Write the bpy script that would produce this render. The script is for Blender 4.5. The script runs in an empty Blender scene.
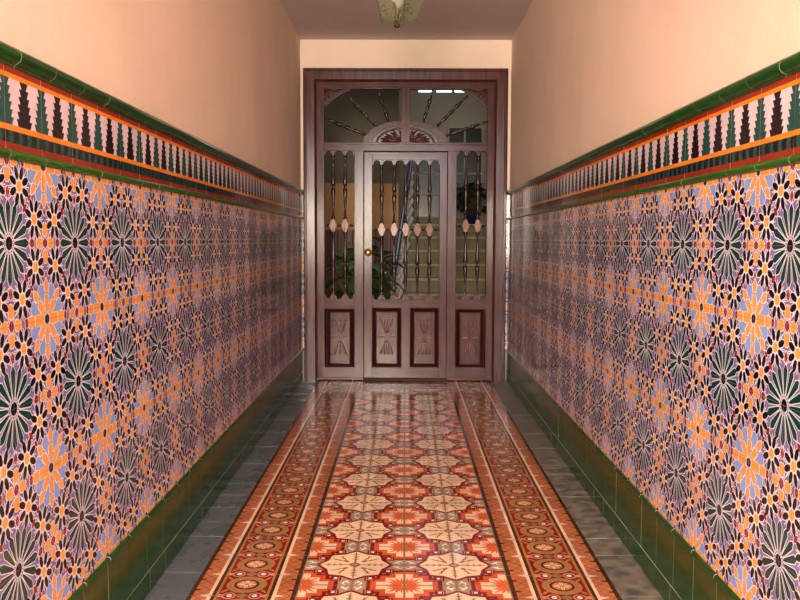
import bpy, bmesh, math, random
import numpy as np
from mathutils import Vector, Matrix
random.seed(7)
rng = np.random.RandomState(5)
scene = bpy.context.scene
col = scene.collection
PI = math.pi

# ------------------------------------------------------------------ measured place
F = 832.5
PITCH, YAW, ROLL = 0.0718, -0.005, 0.0035
XL, XR, HC, ZE, HCEIL, XC = -0.9558, 0.9687, 1.311, 7.73, 3.13, 0.0047
YB = -3.0                       # the entrance, behind the photographer
T = 0.2                         # tile
BASE_H = 0.30                   # green skirting
PANEL_TOP = 1.50
BEAD_TOP, FRIEZE_TOP, CORN_TOP = 1.524, 1.722, 1.772

# ------------------------------------------------------------------ camera
cp, sp, cy, sy, cr, sr = math.cos(PITCH), math.sin(PITCH), math.cos(YAW), math.sin(YAW), math.cos(ROLL), math.sin(ROLL)
ea = Vector((cy, -sy, 0)); e1 = Vector((sy, cy, 0)); e2 = Vector((0, 0, 1))
fw = e1*cp - e2*sp; eu = e2*cp + e1*sp
rt = ea*cr + eu*sr; up = -ea*sr + eu*cr
cam_d = bpy.data.cameras.new('camera'); cam = bpy.data.objects.new('camera', cam_d); col.objects.link(cam)
cam_d.sensor_width = 36; cam_d.lens = F/800*36; cam_d.clip_start = .05; cam_d.clip_end = 200
M4 = Matrix((rt, up, -fw)).transposed().to_4x4(); M4.translation = Vector((0, 0, HC))
cam.matrix_world = M4
scene.camera = cam

def inv(px, py, Y):
    a, b = (px-400)/F, -(py-300)/F
    d = fw + rt*a + up*b
    t = Y/d.y
    return d.x*t, HC + d.z*t
def PX(px, Y): return inv(px, 220, Y)[0]
def PZ(py, Y): return inv(405, py, Y)[1]

# ------------------------------------------------------------------ materials
def lin(c):
    return tuple(((v/255)/12.92 if v/255 <= .04045 else ((v/255+.055)/1.055)**2.4) for v in c) + (1,)
def mat(name, rgb, rough=.5, var=.0, vscale=8, bump=0, bscale=30, coat=0, metal=0, spec=.5, stretch=None, rgb2=None, detail=4, coat_rough=.08, rvar=0, trans=0, ior=None):
    m = bpy.data.materials.new(name); m.use_nodes = True
    nt = m.node_tree; b = nt.nodes['Principled BSDF']
    b.inputs['Base Color'].default_value = lin(rgb)
    b.inputs['Roughness'].default_value = rough
    b.inputs['Metallic'].default_value = metal
    b.inputs['Specular IOR Level'].default_value = spec
    b.inputs['Coat Weight'].default_value = coat
    b.inputs['Coat Roughness'].default_value = coat_rough
    if trans: b.inputs['Transmission Weight'].default_value = trans
    if ior: b.inputs['IOR'].default_value = ior
    tc = nt.nodes.new('ShaderNodeTexCoord')
    src = tc.outputs['Object']
    if stretch:
        mp = nt.nodes.new('ShaderNodeMapping'); mp.inputs['Scale'].default_value = stretch
        nt.links.new(src, mp.inputs['Vector']); src = mp.outputs['Vector']
    if var or rgb2 or rvar:
        n = nt.nodes.new('ShaderNodeTexNoise'); n.inputs['Scale'].default_value = vscale; n.inputs['Detail'].default_value = detail
        nt.links.new(src, n.inputs['Vector'])
        if rgb2 or var:
            mx = nt.nodes.new('ShaderNodeMix'); mx.data_type = 'RGBA'
            a = lin(rgb)
            c2 = lin(rgb2) if rgb2 else tuple(min(1, v*(1+var)) for v in a[:3])+(1,)
            c1 = a if rgb2 else tuple(v*(1-var) for v in a[:3])+(1,)
            mx.inputs[6].default_value = c1; mx.inputs[7].default_value = c2
            mr = nt.nodes.new('ShaderNodeMapRange'); mr.inputs['From Min'].default_value = .35; mr.inputs['From Max'].default_value = .65
            nt.links.new(n.outputs['Fac'], mr.inputs['Value'])
            nt.links.new(mr.outputs['Result'], mx.inputs[0])
            nt.links.new(mx.outputs[2], b.inputs['Base Color'])
        if rvar:
            mr2 = nt.nodes.new('ShaderNodeMapRange'); mr2.inputs['From Min'].default_value = .35; mr2.inputs['From Max'].default_value = .65
            mr2.inputs['To Min'].default_value = max(.02, rough-rvar); mr2.inputs['To Max'].default_value = rough+rvar
            nt.links.new(n.outputs['Fac'], mr2.inputs['Value']); nt.links.new(mr2.outputs['Result'], b.inputs['Roughness'])
    if bump:
        n2 = nt.nodes.new('ShaderNodeTexNoise'); n2.inputs['Scale'].default_value = bscale; n2.inputs['Detail'].default_value = 3
        nt.links.new(src, n2.inputs['Vector'])
        bp = nt.nodes.new('ShaderNodeBump'); bp.inputs['Strength'].default_value = 1; bp.inputs['Distance'].default_value = bump
        nt.links.new(n2.outputs['Fac'], bp.inputs['Height']); nt.links.new(bp.outputs['Normal'], b.inputs['Normal'])
    return m
def emit(name, rgb, s):
    m = bpy.data.materials.new(name); m.use_nodes = True
    nt = m.node_tree; nt.nodes.clear()
    e = nt.nodes.new('ShaderNodeEmission'); e.inputs[0].default_value = lin(rgb); e.inputs[1].default_value = s
    o = nt.nodes.new('ShaderNodeOutputMaterial'); nt.links.new(e.outputs[0], o.inputs[0]); return m

GL = dict(rough=.09, bump=.00022, bscale=6, spec=.5, var=.10, vscale=5)
W = {
 'lilac': mat('lilac_glaze', (126,112,166), **GL),
 'white': mat('white_glaze', (236,232,238), **GL),
 'orange': mat('orange_glaze', (246,166,78), **GL),
 'black': mat('black_glaze', (20,12,26), **GL),
 'green': mat('teal_green_glaze', (16,66,62), **GL),
 'red': mat('brick_red_glaze', (146,44,36), **GL),
 'blue': mat('sky_blue_glaze', (140,166,226), **GL),
 'jag': mat('pinkish_white_glaze', (228,208,218), **GL),
 'teal': mat('teal_glaze', (18,80,76), **GL),
 'rust': mat('rust_glaze', (150,44,22), **GL),
 'bright': mat('bright_orange_glaze', (250,140,32), **GL),
 'grout': mat('wall_grout', (120,98,88), rough=.9),
}
FL = dict(rough=.13, bump=.0005, bscale=7, spec=.5, var=.14, vscale=6, rvar=.05)
G = {
 'cream': mat('cream_tile', (238,194,152), **FL),
 'grey': mat('taupe_tile', (168,134,104), **FL),
 'maroon': mat('maroon_tile', (128,28,24), **FL),
 'red': mat('red_orange_tile', (206,84,44), **FL),
 'leaf': mat('leaf_orange_tile', (216,92,46), **FL),
 'white': mat('white_tile', (238,216,186), **FL),
 'olive': mat('olive_tile', (146,112,66), **FL),
 'brown': mat('dark_brown_tile', (70,38,20), **FL),
 'ochre': mat('ochre_tile', (180,110,46), **FL),
 'orange': mat('terracotta_tile', (188,106,62), **FL),
 'pale': mat('pale_terracotta_tile', (150,78,44), **FL),
 'pink': mat('pink_tile', (206,138,112), **FL),
 'grout': mat('floor_grout', (124,102,80), rough=.8),
 'slate': mat('grey_stone', (90,90,88), rough=.3, var=.08, vscale=7, bump=.0005, bscale=12, spec=.5, rvar=.12),
 'slateworn': mat('worn_grey_stone', (84,77,67), rough=.4, rgb2=(132,117,98), vscale=17, bump=.0012, bscale=14, detail=8, rvar=.12),
}
GREEN = mat('green_glaze', (14,68,20), rough=.16, rgb2=(30,66,14), vscale=7, bump=.0008, bscale=10, spec=.5)
GREENC = mat('green_cornice_glaze', (12,62,20), rough=.14, rgb2=(22,80,26), vscale=9, bump=.0005, bscale=14)
GREENB = mat('green_bead_glaze', (40,96,22), rough=.14, var=.15, vscale=8)
PLASTER = mat('peach_plaster', (240,217,196), rough=.85, var=.035, vscale=2.5, bump=.0025, bscale=9, spec=.2)
CEILM = mat('ceiling_paint', (208,196,194), rough=.9, var=.03, vscale=2, bump=.002, bscale=8, spec=.2)
WOOD = mat('varnished_brown_wood', (88,43,35), rough=.42, rgb2=(58,28,24), vscale=3, stretch=(14,14,1.4), bump=.00025, bscale=6, coat=.27, coat_rough=.18, spec=.12, detail=6, rvar=.06)
WOODH = mat('varnished_brown_wood_cross', (88,43,35), rough=.42, rgb2=(58,28,24), vscale=3, stretch=(1.4,14,14), bump=.00025, bscale=6, coat=.27, coat_rough=.18, spec=.12, detail=6, rvar=.06)
WOODD = mat('dark_turned_wood', (46,20,18), rough=.25, var=.2, vscale=14, coat=.12, coat_rough=.1, spec=.3)
WOODR = mat('red_brown_moulding', (50,17,15), rough=.3, var=.2, vscale=10, coat=.4, coat_rough=.15)
WOODL = mat('lit_tone_wood', (150,102,86), rough=.5, var=.2, vscale=20, coat=.08, spec=.25)  # pale tone paints in the light caught by the flat block faces
RAYW = mat('polished_carved_wood', (110,62,50), rough=.35, coat=.45, coat_rough=.2, var=.1)
BRASS = mat('brass', (232,184,104), rough=.45, metal=1, var=.1)
ANTIQ = mat('antique_brass', (122,84,46), rough=.35, metal=1, var=.2, vscale=40)

# ------------------------------------------------------------------ mesh helpers
class MB:
    def __init__(s): s.v = []; s.f = []; s.mi = []; s.mats = []; s.sm = []
    def m(s, mt):
        if mt not in s.mats: s.mats.append(mt)
        return s.mats.index(mt)
    def face(s, pts, mt, smooth=False):
        i = len(s.v); s.v += [tuple(p) for p in pts]; s.f.append(tuple(range(i, i+len(pts)))); s.mi.append(s.m(mt)); s.sm.append(smooth)
    def box(s, x0, x1, y0, y1, z0, z1, mt, bev=0):
        bm = bmesh.new(); bmesh.ops.create_cube(bm, size=1)
        for v in bm.verts: v.co = Vector(((x0+x1)/2+v.co.x*(x1-x0), (y0+y1)/2+v.co.y*(y1-y0), (z0+z1)/2+v.co.z*(z1-z0)))
        if bev: bmesh.ops.bevel(bm, geom=bm.edges[:], offset=bev, segments=2, affect='EDGES', profile=.6)
        s.bm(bm, mt)
    def bm(s, bm, mt, smooth=False):
        bmesh.ops.recalc_face_normals(bm, faces=bm.faces[:])
        bm.verts.index_update(); n = len(s.v)
        s.v += [tuple(v.co) for v in bm.verts]; k = s.m(mt)
        for f in bm.faces: s.f.append(tuple(n+v.index for v in f.verts)); s.mi.append(k); s.sm.append(smooth)
        bm.free()
    def lathe(s, prof, p0, p1, mt, seg=14, smooth=True):
        """prof: (radius, t) with t from 0 to 1 between p0 and p1"""
        p0, p1 = Vector(p0), Vector(p1); ax = (p1-p0); q = ax.normalized().to_track_quat('Z', 'Y'); n = len(s.v); k = s.m(mt)
        for r, t in prof:
            c = p0+ax*t
            for i in range(seg):
                a = 2*PI*i/seg; s.v.append(tuple(c+q@Vector((r*math.cos(a), r*math.sin(a), 0))))
        for j in range(len(prof)-1):
            for i in range(seg):
                a, b = n+j*seg+i, n+j*seg+(i+1) % seg
                s.f.append((a, b, b+seg, a+seg)); s.mi.append(k); s.sm.append(smooth)
        s.f.append(tuple(n+i for i in reversed(range(seg)))); s.mi.append(k); s.sm.append(False)
        e = n+(len(prof)-1)*seg
        s.f.append(tuple(e+i for i in range(seg))); s.mi.append(k); s.sm.append(False)
    def tube(s, pts, r, mt, seg=8):
        pts = [Vector(p) for p in pts]; n = len(s.v); k = s.m(mt); L = len(pts)
        up = Vector((.3, .2, 1))
        for j, p in enumerate(pts):
            d = (pts[min(j+1, L-1)]-pts[max(j-1, 0)]).normalized()
            u = d.cross(up)
            if u.length < 1e-3: u = d.cross(Vector((1, 0, 0)))
            u.normalize(); w = d.cross(u); rr = r[j] if isinstance(r, (list, tuple)) else r
            for i in range(seg):
                a = 2*PI*i/seg; s.v.append(tuple(p+(u*math.cos(a)+w*math.sin(a))*rr))
        for j in range(L-1):
            for i in range(seg):
                a, b = n+j*seg+i, n+j*seg+(i+1) % seg
                s.f.append((a, a+seg, b+seg, b)); s.mi.append(k); s.sm.append(True)
        s.f.append(tuple(n+i for i in range(seg))); s.mi.append(k); s.sm.append(False)
        s.f.append(tuple(n+(L-1)*seg+i for i in reversed(range(seg)))); s.mi.append(k); s.sm.append(False)
    def prism(s, poly, y0, y1, mt):
        """poly in (x,z), extruded along y; may be concave"""
        bm = bmesh.new()
        a = [bm.verts.new((x, y0, z)) for x, z in poly]; b = [bm.verts.new((x, y1, z)) for x, z in poly]
        bm.faces.new(a); bm.faces.new(b[::-1])
        for f in bm.faces: f.normal_update()
        n = len(poly)
        for i in range(n): bm.faces.new((a[i], b[i], b[(i+1) % n], a[(i+1) % n]))
        for f in bm.faces: f.normal_update()
        bmesh.ops.triangulate(bm, faces=[f for f in bm.faces if len(f.verts) > 4])
        s.bm(bm, mt)
    def build(s, name, parent=None, loc=None):
        me = bpy.data.meshes.new(name); me.from_pydata(s.v, [], s.f)
        for m_ in s.mats: me.materials.append(m_)
        me.polygons.foreach_set('material_index', s.mi); me.polygons.foreach_set('use_smooth', s.sm)
        me.update(); o = bpy.data.objects.new(name, me); col.objects.link(o)
        if parent: o.parent = parent
        return o
def shift(o, loc):
    """move the object's origin to loc without moving its mesh"""
    o.data.transform(Matrix.Translation(-Vector(loc))); o.location = loc; return o
def tag(o, label=None, cat=None, group=None, kind=None):
    for k, v in (('label', label), ('category', cat), ('group', group), ('kind', kind)):
        if v: o[k] = v
    return o
def empty(name, loc):
    o = bpy.data.objects.new(name, None); col.objects.link(o); o.location = loc; o.empty_display_size = .1; return o
def under(o, root):
    """parent a mesh built in world coordinates to a placed root"""
    o.parent = root; o.location = o.location - root.matrix_basis.translation; return o
def structure(o, label, cat):
    return tag(o, label, cat, None, 'structure')

# ------------------------------------------------------------------ flat pattern helpers
def clip(poly, x0, x1, y0, y1):
    for ax, lim, sg in ((0, x0, 1), (0, x1, -1), (1, y0, 1), (1, y1, -1)):
        out = []
        n = len(poly)
        for i in range(n):
            a, b = poly[i], poly[(i+1) % n]
            da, db = sg*(a[ax]-lim), sg*(b[ax]-lim)
            if da >= 0: out.append(a)
            if (da > 0 and db < 0) or (da < 0 and db > 0):
                t = da/(da-db); out.append((a[0]+(b[0]-a[0])*t, a[1]+(b[1]-a[1])*t))
        poly = out
        if len(poly) < 3: return None
    return poly
def area(p): return sum(p[i][0]*p[(i+1) % len(p)][1]-p[(i+1) % len(p)][0]*p[i][1] for i in range(len(p)))/2
def grow(p, w):
    if area(p) < 0: p = p[::-1]
    out = []; n = len(p)
    for i in range(n):
        a, b, c = Vector(p[i-1]), Vector(p[i]), Vector(p[(i+1) % n])
        d1, d2 = (b-a).normalized(), (c-b).normalized()
        n1, n2 = Vector((d1.y, -d1.x)), Vector((d2.y, -d2.x))
        m_ = n1+n2
        if m_.length < 1e-4: m_ = n1
        m_.normalize(); k = w/max(.45, m_.dot(n1)); out.append((b.x+m_.x*k, b.y+m_.y*k))
    return out
def loz(cx, cy, ang, prof):
    """symmetric elongated shape: prof = [(along, half width)...] from tail to tip, about (cx,cy)"""
    c, s_ = math.cos(ang), math.sin(ang)
    pts = [(a, -w) for a, w in prof]+[(a, w) for a, w in reversed(prof) if w > 0]
    return [(cx+a*c-w*s_, cy+a*s_+w*c) for a, w in pts]
def ngon(cx, cy, r, n, a0=0, ry=None): return [(cx+r*math.cos(a0+2*PI*i/n), cy+(ry or r)*math.sin(a0+2*PI*i/n)) for i in range(n)]
def seg(a, b, w):
    d = Vector((b[0]-a[0], b[1]-a[1])).normalized()*w/2
    return [(a[0]-d.y, a[1]+d.x), (a[0]+d.y, a[1]-d.x), (b[0]+d.y, b[1]-d.x), (b[0]-d.y, b[1]+d.x)]
def rect(x0, x1, y0, y1): return [(x0, y0), (x1, y0), (x1, y1), (x0, y1)]

# ------------------------------------------------------------------ wall tile pattern: medallion at (0,0), flower at (.5,.5), unit = two tiles
def wall_tile():
    L = []                                   # (poly, material, level)
    OW = .0062
    def motif(p, m_, w=OW):
        L.append((grow(p, w), 'white', 1)); L.append((p, m_, 2))
    def line(a, b, w=.008): L.append((seg(a, b, w), 'white', 1))
    for mx, my in ((0, 0), (1, 0), (0, 1)):
        for k in range(16):
            a = k*PI/8
            motif(loz(mx, my, a, [(.066, .005), (.10, .0130), (.222, .0275), (.256, .007)]), 'green')
            line((mx+.03*math.cos(a), my+.03*math.sin(a)), (mx+.07*math.cos(a), my+.07*math.sin(a)), .008)
        motif(ngon(mx, my, .040, 16, PI/16), 'black')
        for k in range(8):
            a = k*PI/4
            motif(loz(mx+.307*math.cos(a), my+.307*math.sin(a), a, [(-.028, .016), (0, .030), (.028, .016)] if k in (0, 4) else [(-.034, .007), (0, .023), (.034, .007)]), 'red')
    for k in range(4):
        a = PI/4+k*PI/2
    for fx, fy in ((.5, .5),):
        for k in range(8):
            a = k*PI/4
            hz = k in (0, 4)
            motif(loz(fx, fy, a, [(.045, .024), (.056, .033), (.160, .033), (.168, .026)] if hz else [(.045, .010), (.08, .024), (.14, .030), (.163, .014)]), 'orange')
            motif(loz(fx, fy, a, [(.181, .026), (.190, .033), (.258, .033), (.268, .022)] if hz else [(.181, .014), (.198, .027), (.235, .027), (.264, .008)]), 'orange')
            b = a+PI/8
            motif(loz(fx, fy, b, [(.11, .003), (.15, .018), (.185, .040), (.225, .044), (.244, .016)]), 'blue', .007)
        motif(ngon(fx, fy, .032, 8), 'black')
        for k in range(4):
            a = PI/4+k*PI/2
            motif(loz(fx+.305*math.cos(a), fy+.305*math.sin(a), a, [(-.026, .006), (0, .017), (.026, .006)]), 'red')
        for k in range(4):
            a = k*PI/2
            motif(loz(fx+.297*math.cos(a), fy+.297*math.sin(a), a, [(-.02, .02), (0, .030), (.02, .02)] if k % 2 == 0 else [(-.023, .006), (0, .018), (.023, .006)]), 'red')
    for mx, my, ax in ((.5, 0, 0), (0, .5, 1)):
        motif(loz(mx, my, ax*PI/2, [(-.032, .012), (0, .034), (.032, .012)]), 'red')
        for k in range(4):
            a = k*PI/2
            motif(loz(mx+.082*math.cos(a), my+.082*math.sin(a), a, [(-.036, .024), (-.02, .034), (.02, .034), (.048, .014)]), 'orange')
            if (k+ax) % 2 == 0:
                pass
    for sx, sy_ in ((.348, .153), (.153, .348), (.652, .153), (.153, .652), (.348, -.153), (-.153, .348)):
        for k in range(8):
            a = PI/8+k*PI/4
            motif(loz(sx, sy_, a, [(.046, .009), (.062, .0205), (.102, .0240), (.130, .010)]), 'black')
            b = k*PI/4
            line((sx+.025*math.cos(b), sy_+.025*math.sin(b)), (sx+.13*math.cos(b), sy_+.13*math.sin(b)), .0075)
        motif(ngon(sx, sy_, .036, 8, 0), 'orange')
    # white strapwork joining the stars
    for s in (1, -1):
        for a, b in (((.335, .15), (.5, .0)), ((.335, .15), (.5, .30)), ((.335, .15), (.335, .0)), ((.335, .15), (.215, .215)), ((.335, .15), (.285, .285)), ((.335,.15),(.26,.0))):
            if s < 0: a, b = a[::-1], b[::-1]
            d = Vector((b[0]-a[0], b[1]-a[1])).normalized()
            line((a[0]+d.x*.1, a[1]+d.y*.1), b, .0065)
    out = [(rect(0, .5, 0, .5), 'lilac', 0)]
    for p, m_, l in L:
        q = clip(p, 0, .5, 0, .5)
        if q and abs(area(q)) > 1e-6: out.append((q, m_, l))
    sc = 2*T
    e = .0007
    k = (T-2*e)/T
    return [([(x*sc*k+e, y*sc*k+e) for x, y in p], m_, l) for p, m_, l in out]

def floor_tile():
    """medallion at (0,0), leaf star at (.2,.2), metres"""
    L = []
    def add(p, m_, l): L.append((p, m_, l))
    add(rect(0, T, 0, T), 'grey', 0)
    def sym(poly): return [poly, [(y, x) for x, y in poly]]
    # stepped field round the leaf star, as offsets from (.2,.2)
    q1 = [(.108, .033), (.071, .033), (.071, .071), (.033, .071), (.033, .108)]
    st = [(x, y) for x, y in q1]+[(-x, y) for x, y in q1[::-1]]+[(-x, -y) for x, y in q1]+[(x, -y) for x, y in q1[::-1]]
    st = [(.2+x, .2+y) for x, y in st]
    add(grow(st, .038), 'maroon', 1); add(grow(st, .022), 'red', 2); add(st, 'cream', 3)
    lf = []
    for d, r in ((-43, .012), (-41, .040), (-36, .074), (-28, .044), (-18, .080), (-9, .050), (0, .094), (9, .050), (18, .080), (28, .044), (36, .074), (41, .040), (43, .012)):
        a = PI*1.25+math.radians(d); lf.append((.2+r*math.cos(a), .2+r*math.sin(a)))
    add(lf, 'leaf', 4)
    for q in sym(seg((.09, .2), (.2, .2), .006)): add(q, 'olive', 4)
    # medallion
    def med(s):
        p = []
        for i in range(49):
            a = i*PI/2/48
            t = abs(((a/(PI/4)) % 1)-.5)*2          # 1 at tips, 0 between
            base = .117
            tip = .140 if (i < 12 or i > 36) else .137
            r = base+(tip-base)*t**1.4
            p.append((r*s*math.cos(a), r*s*math.sin(a)))
        return p+[(0, 0)]
    add(med(1.12), 'maroon', 3); add(med(1.0), 'cream', 4)
    add(ngon(0, 0, .024, 4), 'maroon', 5); add(ngon(0, 0, .014, 4), 'pink', 6)
    for q in sym(seg((.024, 0), (.125, 0), .005)): add(q, 'olive', 5)
    for t_ in (.05, .075, .1):
        for q in sym(seg((t_, 0), (t_+.012, .012), .005)): add(q, 'olive', 5)
    for q in sym(loz(.05, .07, 1.0, [(-.028, .001), (-.01, .005), (.012, .003), (.026, .001)])): add(q, 'olive', 5)
    for q in sym(loz(.074, .052, .1, [(-.016, .001), (0, .004), (.018, .001)])): add(q, 'olive', 5)
    for q in sym(loz(.034, .038, .8, [(-.014, .002), (0, .006), (.014, .002)])): add(q, 'olive', 5)
    # greek keys
    for q in sym(rect(.116, .160, .044, .086)): add(q, 'maroon', 4)
    for q in sym(rect(.123, .153, .051, .079)): add(q, 'grey', 5)
    for q in sym(rect(.123, .148, .055, .079)): add(q, 'maroon', 6)
    for q in sym(rect(.129, .143, .060, .073)): add(q, 'white', 7)
    # grey panels at (.2,0) and (0,.2): small white scrolls
    for q in sym(ngon(.183, .024, .015, 10)): add(q, 'white', 5)
    for q in sym(ngon(.187, .021, .010, 10)): add(q, 'grey', 6)
    for q in sym(loz(.166, .022, .6, [(-.012, .001), (0, .006), (.012, .001)])): add(q, 'white', 5)
    for q in sym(seg((.155, .0), (.2, .0), .005)): add(q, 'olive', 5)
    out = []
    for p, m_, l in L:
        q = clip(p, 0, T, 0, T)
        if q and abs(area(q)) > 1e-7: out.append((q, m_, l))
    e = .0014; k = (T-2*e)/T
    return [([(x*k+e, y*k+e) for x, y in p], m_, l) for p, m_, l in out]

def border_tile():
    """x: 0 at the middle seam of the border .. .2 at its edge; y along, ring centred on y=0 (tile edges at +-.1)"""
    L = []
    def add(p, m_, l): L.append((p, m_, l))
    add(rect(0, T, -.1, .1), 'orange', 0)
    add(rect(0, .090, -.1, .1), 'maroon', 1)
    add(rect(.088, .098, -.1, .1), 'ochre', 2); add(rect(.098, .112, -.1, .1), 'brown', 2); add(rect(.112, .125, -.1, .1), 'cream', 2)
    add(rect(.183, .2, -.1, .1), 'brown', 2)
    for r, m_, l in ((.076, 'ochre', 3), (.065, 'olive', 4), (.053, 'ochre', 5), (.047, 'brown', 6), (.037, 'orange', 7)): add(ngon(0, 0, r, 40), m_, l)
    for k in range(4):
        a = k*PI/2
        add(loz(0, 0, a, [(.005, .002), (.02, .007), (.034, .002)]), 'cream', 8)
        add(seg((.01*math.cos(a+PI/4), .01*math.sin(a+PI/4)), (.03*math.cos(a+PI/4), .03*math.sin(a+PI/4)), .004), 'cream', 8)
    for s in (-.1, .1):
        add(ngon(.048, s, .026, 16), 'pink', 2); add(ngon(.048, s, .020, 16), 'maroon', 3)
        add(ngon(.046, s, .011, 8), 'white', 4)
        add(ngon(0, s, .016, 12), 'olive', 3); add(seg((0, s), (.03, s), .008), 'olive', 3)
        add(loz(.078, s, 0, [(-.012, .001), (0, .01), (.01, .012)]), 'pink', 2)
    for s in (-1, 1):
        add(loz(.072, s*.058, s*.9, [(-.02, .002), (0, .007), (.02, .002)]), 'ochre', 2)
    for y in (-.1, -.05, 0, .05):
        add(seg((.128, y), (.181, y+.05), .005), 'pale', 2); add(seg((.128, y+.05), (.181, y), .005), 'pale', 2)
    for y in (-.1, .1): add(loz(.125, y, 0, [(0, .008), (.008, .007), (.03, .001)]), 'white', 3)
    for y in (-.05, .05): add(loz(.183, y, PI, [(0, .008), (.006, .006), (.026, .001)]), 'brown', 3)
    out = []
    for p, m_, l in L:
        q = clip(p, 0, T, -.1, .1)
        if q and abs(area(q)) > 1e-7: out.append((q, m_, l))
    e = .0014; k = (T-2*e)/T
    return [([(x*k+e, y*k) for x, y in p], m_, l) for p, m_, l in out]

def frieze_tile():
    L = []
    H = FRIEZE_TOP-BEAD_TOP
    def add(p, m_, l): L.append((p, m_, l))
    z = [0, .017, .046, .060, .170, .182, H]
    add(rect(0, T, 0, H), 'rust', 0)
    add(rect(0, T, z[1], z[2]), 'black', 1)
    for k in range(4):
        x = .05*k+.012
        add([(x, z[1]), (x+.022, z[1]), (x+.028, (z[1]+z[2])/2), (x+.022, z[2]), (x, z[2]), (x+.006, (z[1]+z[2])/2)], 'teal', 2)
    add(rect(0, T, z[2], z[3]), 'bright', 1); add(rect(0, T, z[4], z[5]), 'bright', 1)
    add(rect(0, T, z[3], z[4]), 'teal', 1); add(rect(.05, .15, z[3], z[4]), 'black', 2)
    for cx in (.05, .15):
        n = 6; rr = []; h = (z[4]-z[3])/n
        for i in range(n):                     # from the top tier down
            w = .038-.0042*i; zt = z[4]-h*i; zb = zt-h
            rr += [(w-.010, zt), (w, zb+.003), (w-.003, zb)]
        left = [(cx-w, q) for w, q in rr]; right = [(cx+w, q) for w, q in reversed(rr)]
        # keep it simple: one trapezoid per tier
        for i in range(n):
            w = .038-.0042*i; zt = z[4]-h*i; zb = zt-h
            add([(cx-w+.010, zt), (cx-w, zb), (cx+w, zb), (cx+w-.010, zt)], 'jag', 3)
    e = .0013; k = (T-2*e)/T
    return [([(x*k+e, y) for x, y in p], m_, l) for p, m_, l in L]

class Tiles:
    """collects tiles into one mesh; to3(u, v, h) -> xyz"""
    def __init__(s, mats, to3): s.mb = MB(); s.mats = mats; s.to3 = to3
    def put(s, tile, u0, v0, fu=False, fv=False, du=T, dv=T, rot=False, tilt=.0016, lev=.00022, cu=None):
        a, b = rng.normal(0, tilt, 2); h0 = abs(rng.normal(0, .0002))
        for p, m_, l in tile:
            if cu:
                p = clip(p, cu[0], cu[1], -9, 9)
                if not p: continue
            q = []
            for x, y in p:
                if fu: x = du-x
                if fv: y = dv-y
                if rot: x, y = y, x
                q.append(s.to3(u0+x, v0+y, .0015+h0+a*(x-T/2)+b*(y-T/2)+l*lev))
            s.mb.face(q, s.mats[m_])
        
WT, FT, BT, FZ = wall_tile(), floor_tile(), border_tile(), frieze_tile()

def fix_normals(o, d):
    """turn every flat tile face towards d"""
    me = o.data; bm = bmesh.new(); bm.from_mesh(me); d = Vector(d)
    for f in bm.faces:
        f.normal_update()
        if f.normal.dot(d) < 0: f.normal_flip()
    bm.to_mesh(me); bm.free()

# ------------------------------------------------------------------ walls
def sweep(prof, y0, y1, side, mt, grout, step=T, phase=0., gap=.0045):
    """profile (out, z) swept along y in tile lengths; side +1: left wall (out = +x)"""
    mb = MB(); X = XL if side > 0 else XR
    y = y0
    ys = []
    k = math.floor((y0-phase)/step)
    while phase+k*step < y1:
        ys.append((max(y0, phase+k*step)+gap/2, min(y1, phase+(k+1)*step)-gap/2)); k += 1
    for a, b in ys:
        if b-a < .004: continue
        j = float(np.clip(rng.normal(0, .0004), -.0006, .0008))
        bm = bmesh.new()
        A = [bm.verts.new((X+side*(o+j if o > 0 else o), a, z)) for o, z in prof]; B = [bm.verts.new((X+side*(o+j if o > 0 else o), b, z)) for o, z in prof]
        for i in range(len(prof)-1): bm.faces.new((A[i], A[i+1], B[i+1], B[i]))
        bm.faces.new(A); bm.faces.new(B[::-1])
        mb.bm(bm, mt)
    # grout body just below the glaze
    bm = bmesh.new()
    pr = [(max(0, o-.0014), z) for o, z in prof]
    A = [bm.verts.new((X+side*o, y0, z)) for o, z in pr]; B = [bm.verts.new((X+side*o, y1, z)) for o, z in pr]
    for i in range(len(pr)-1): bm.faces.new((A[i], A[i+1], B[i+1], B[i]))
    mb.bm(bm, grout)
    return mb

GROUTW = mat('pale_grout', (196,176,160), rough=.9)
PH = {1: 1.9857, -1: 2.0733}          # medallion phase along each wall
DK = .012                              # tile thickness in front of the plaster

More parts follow.
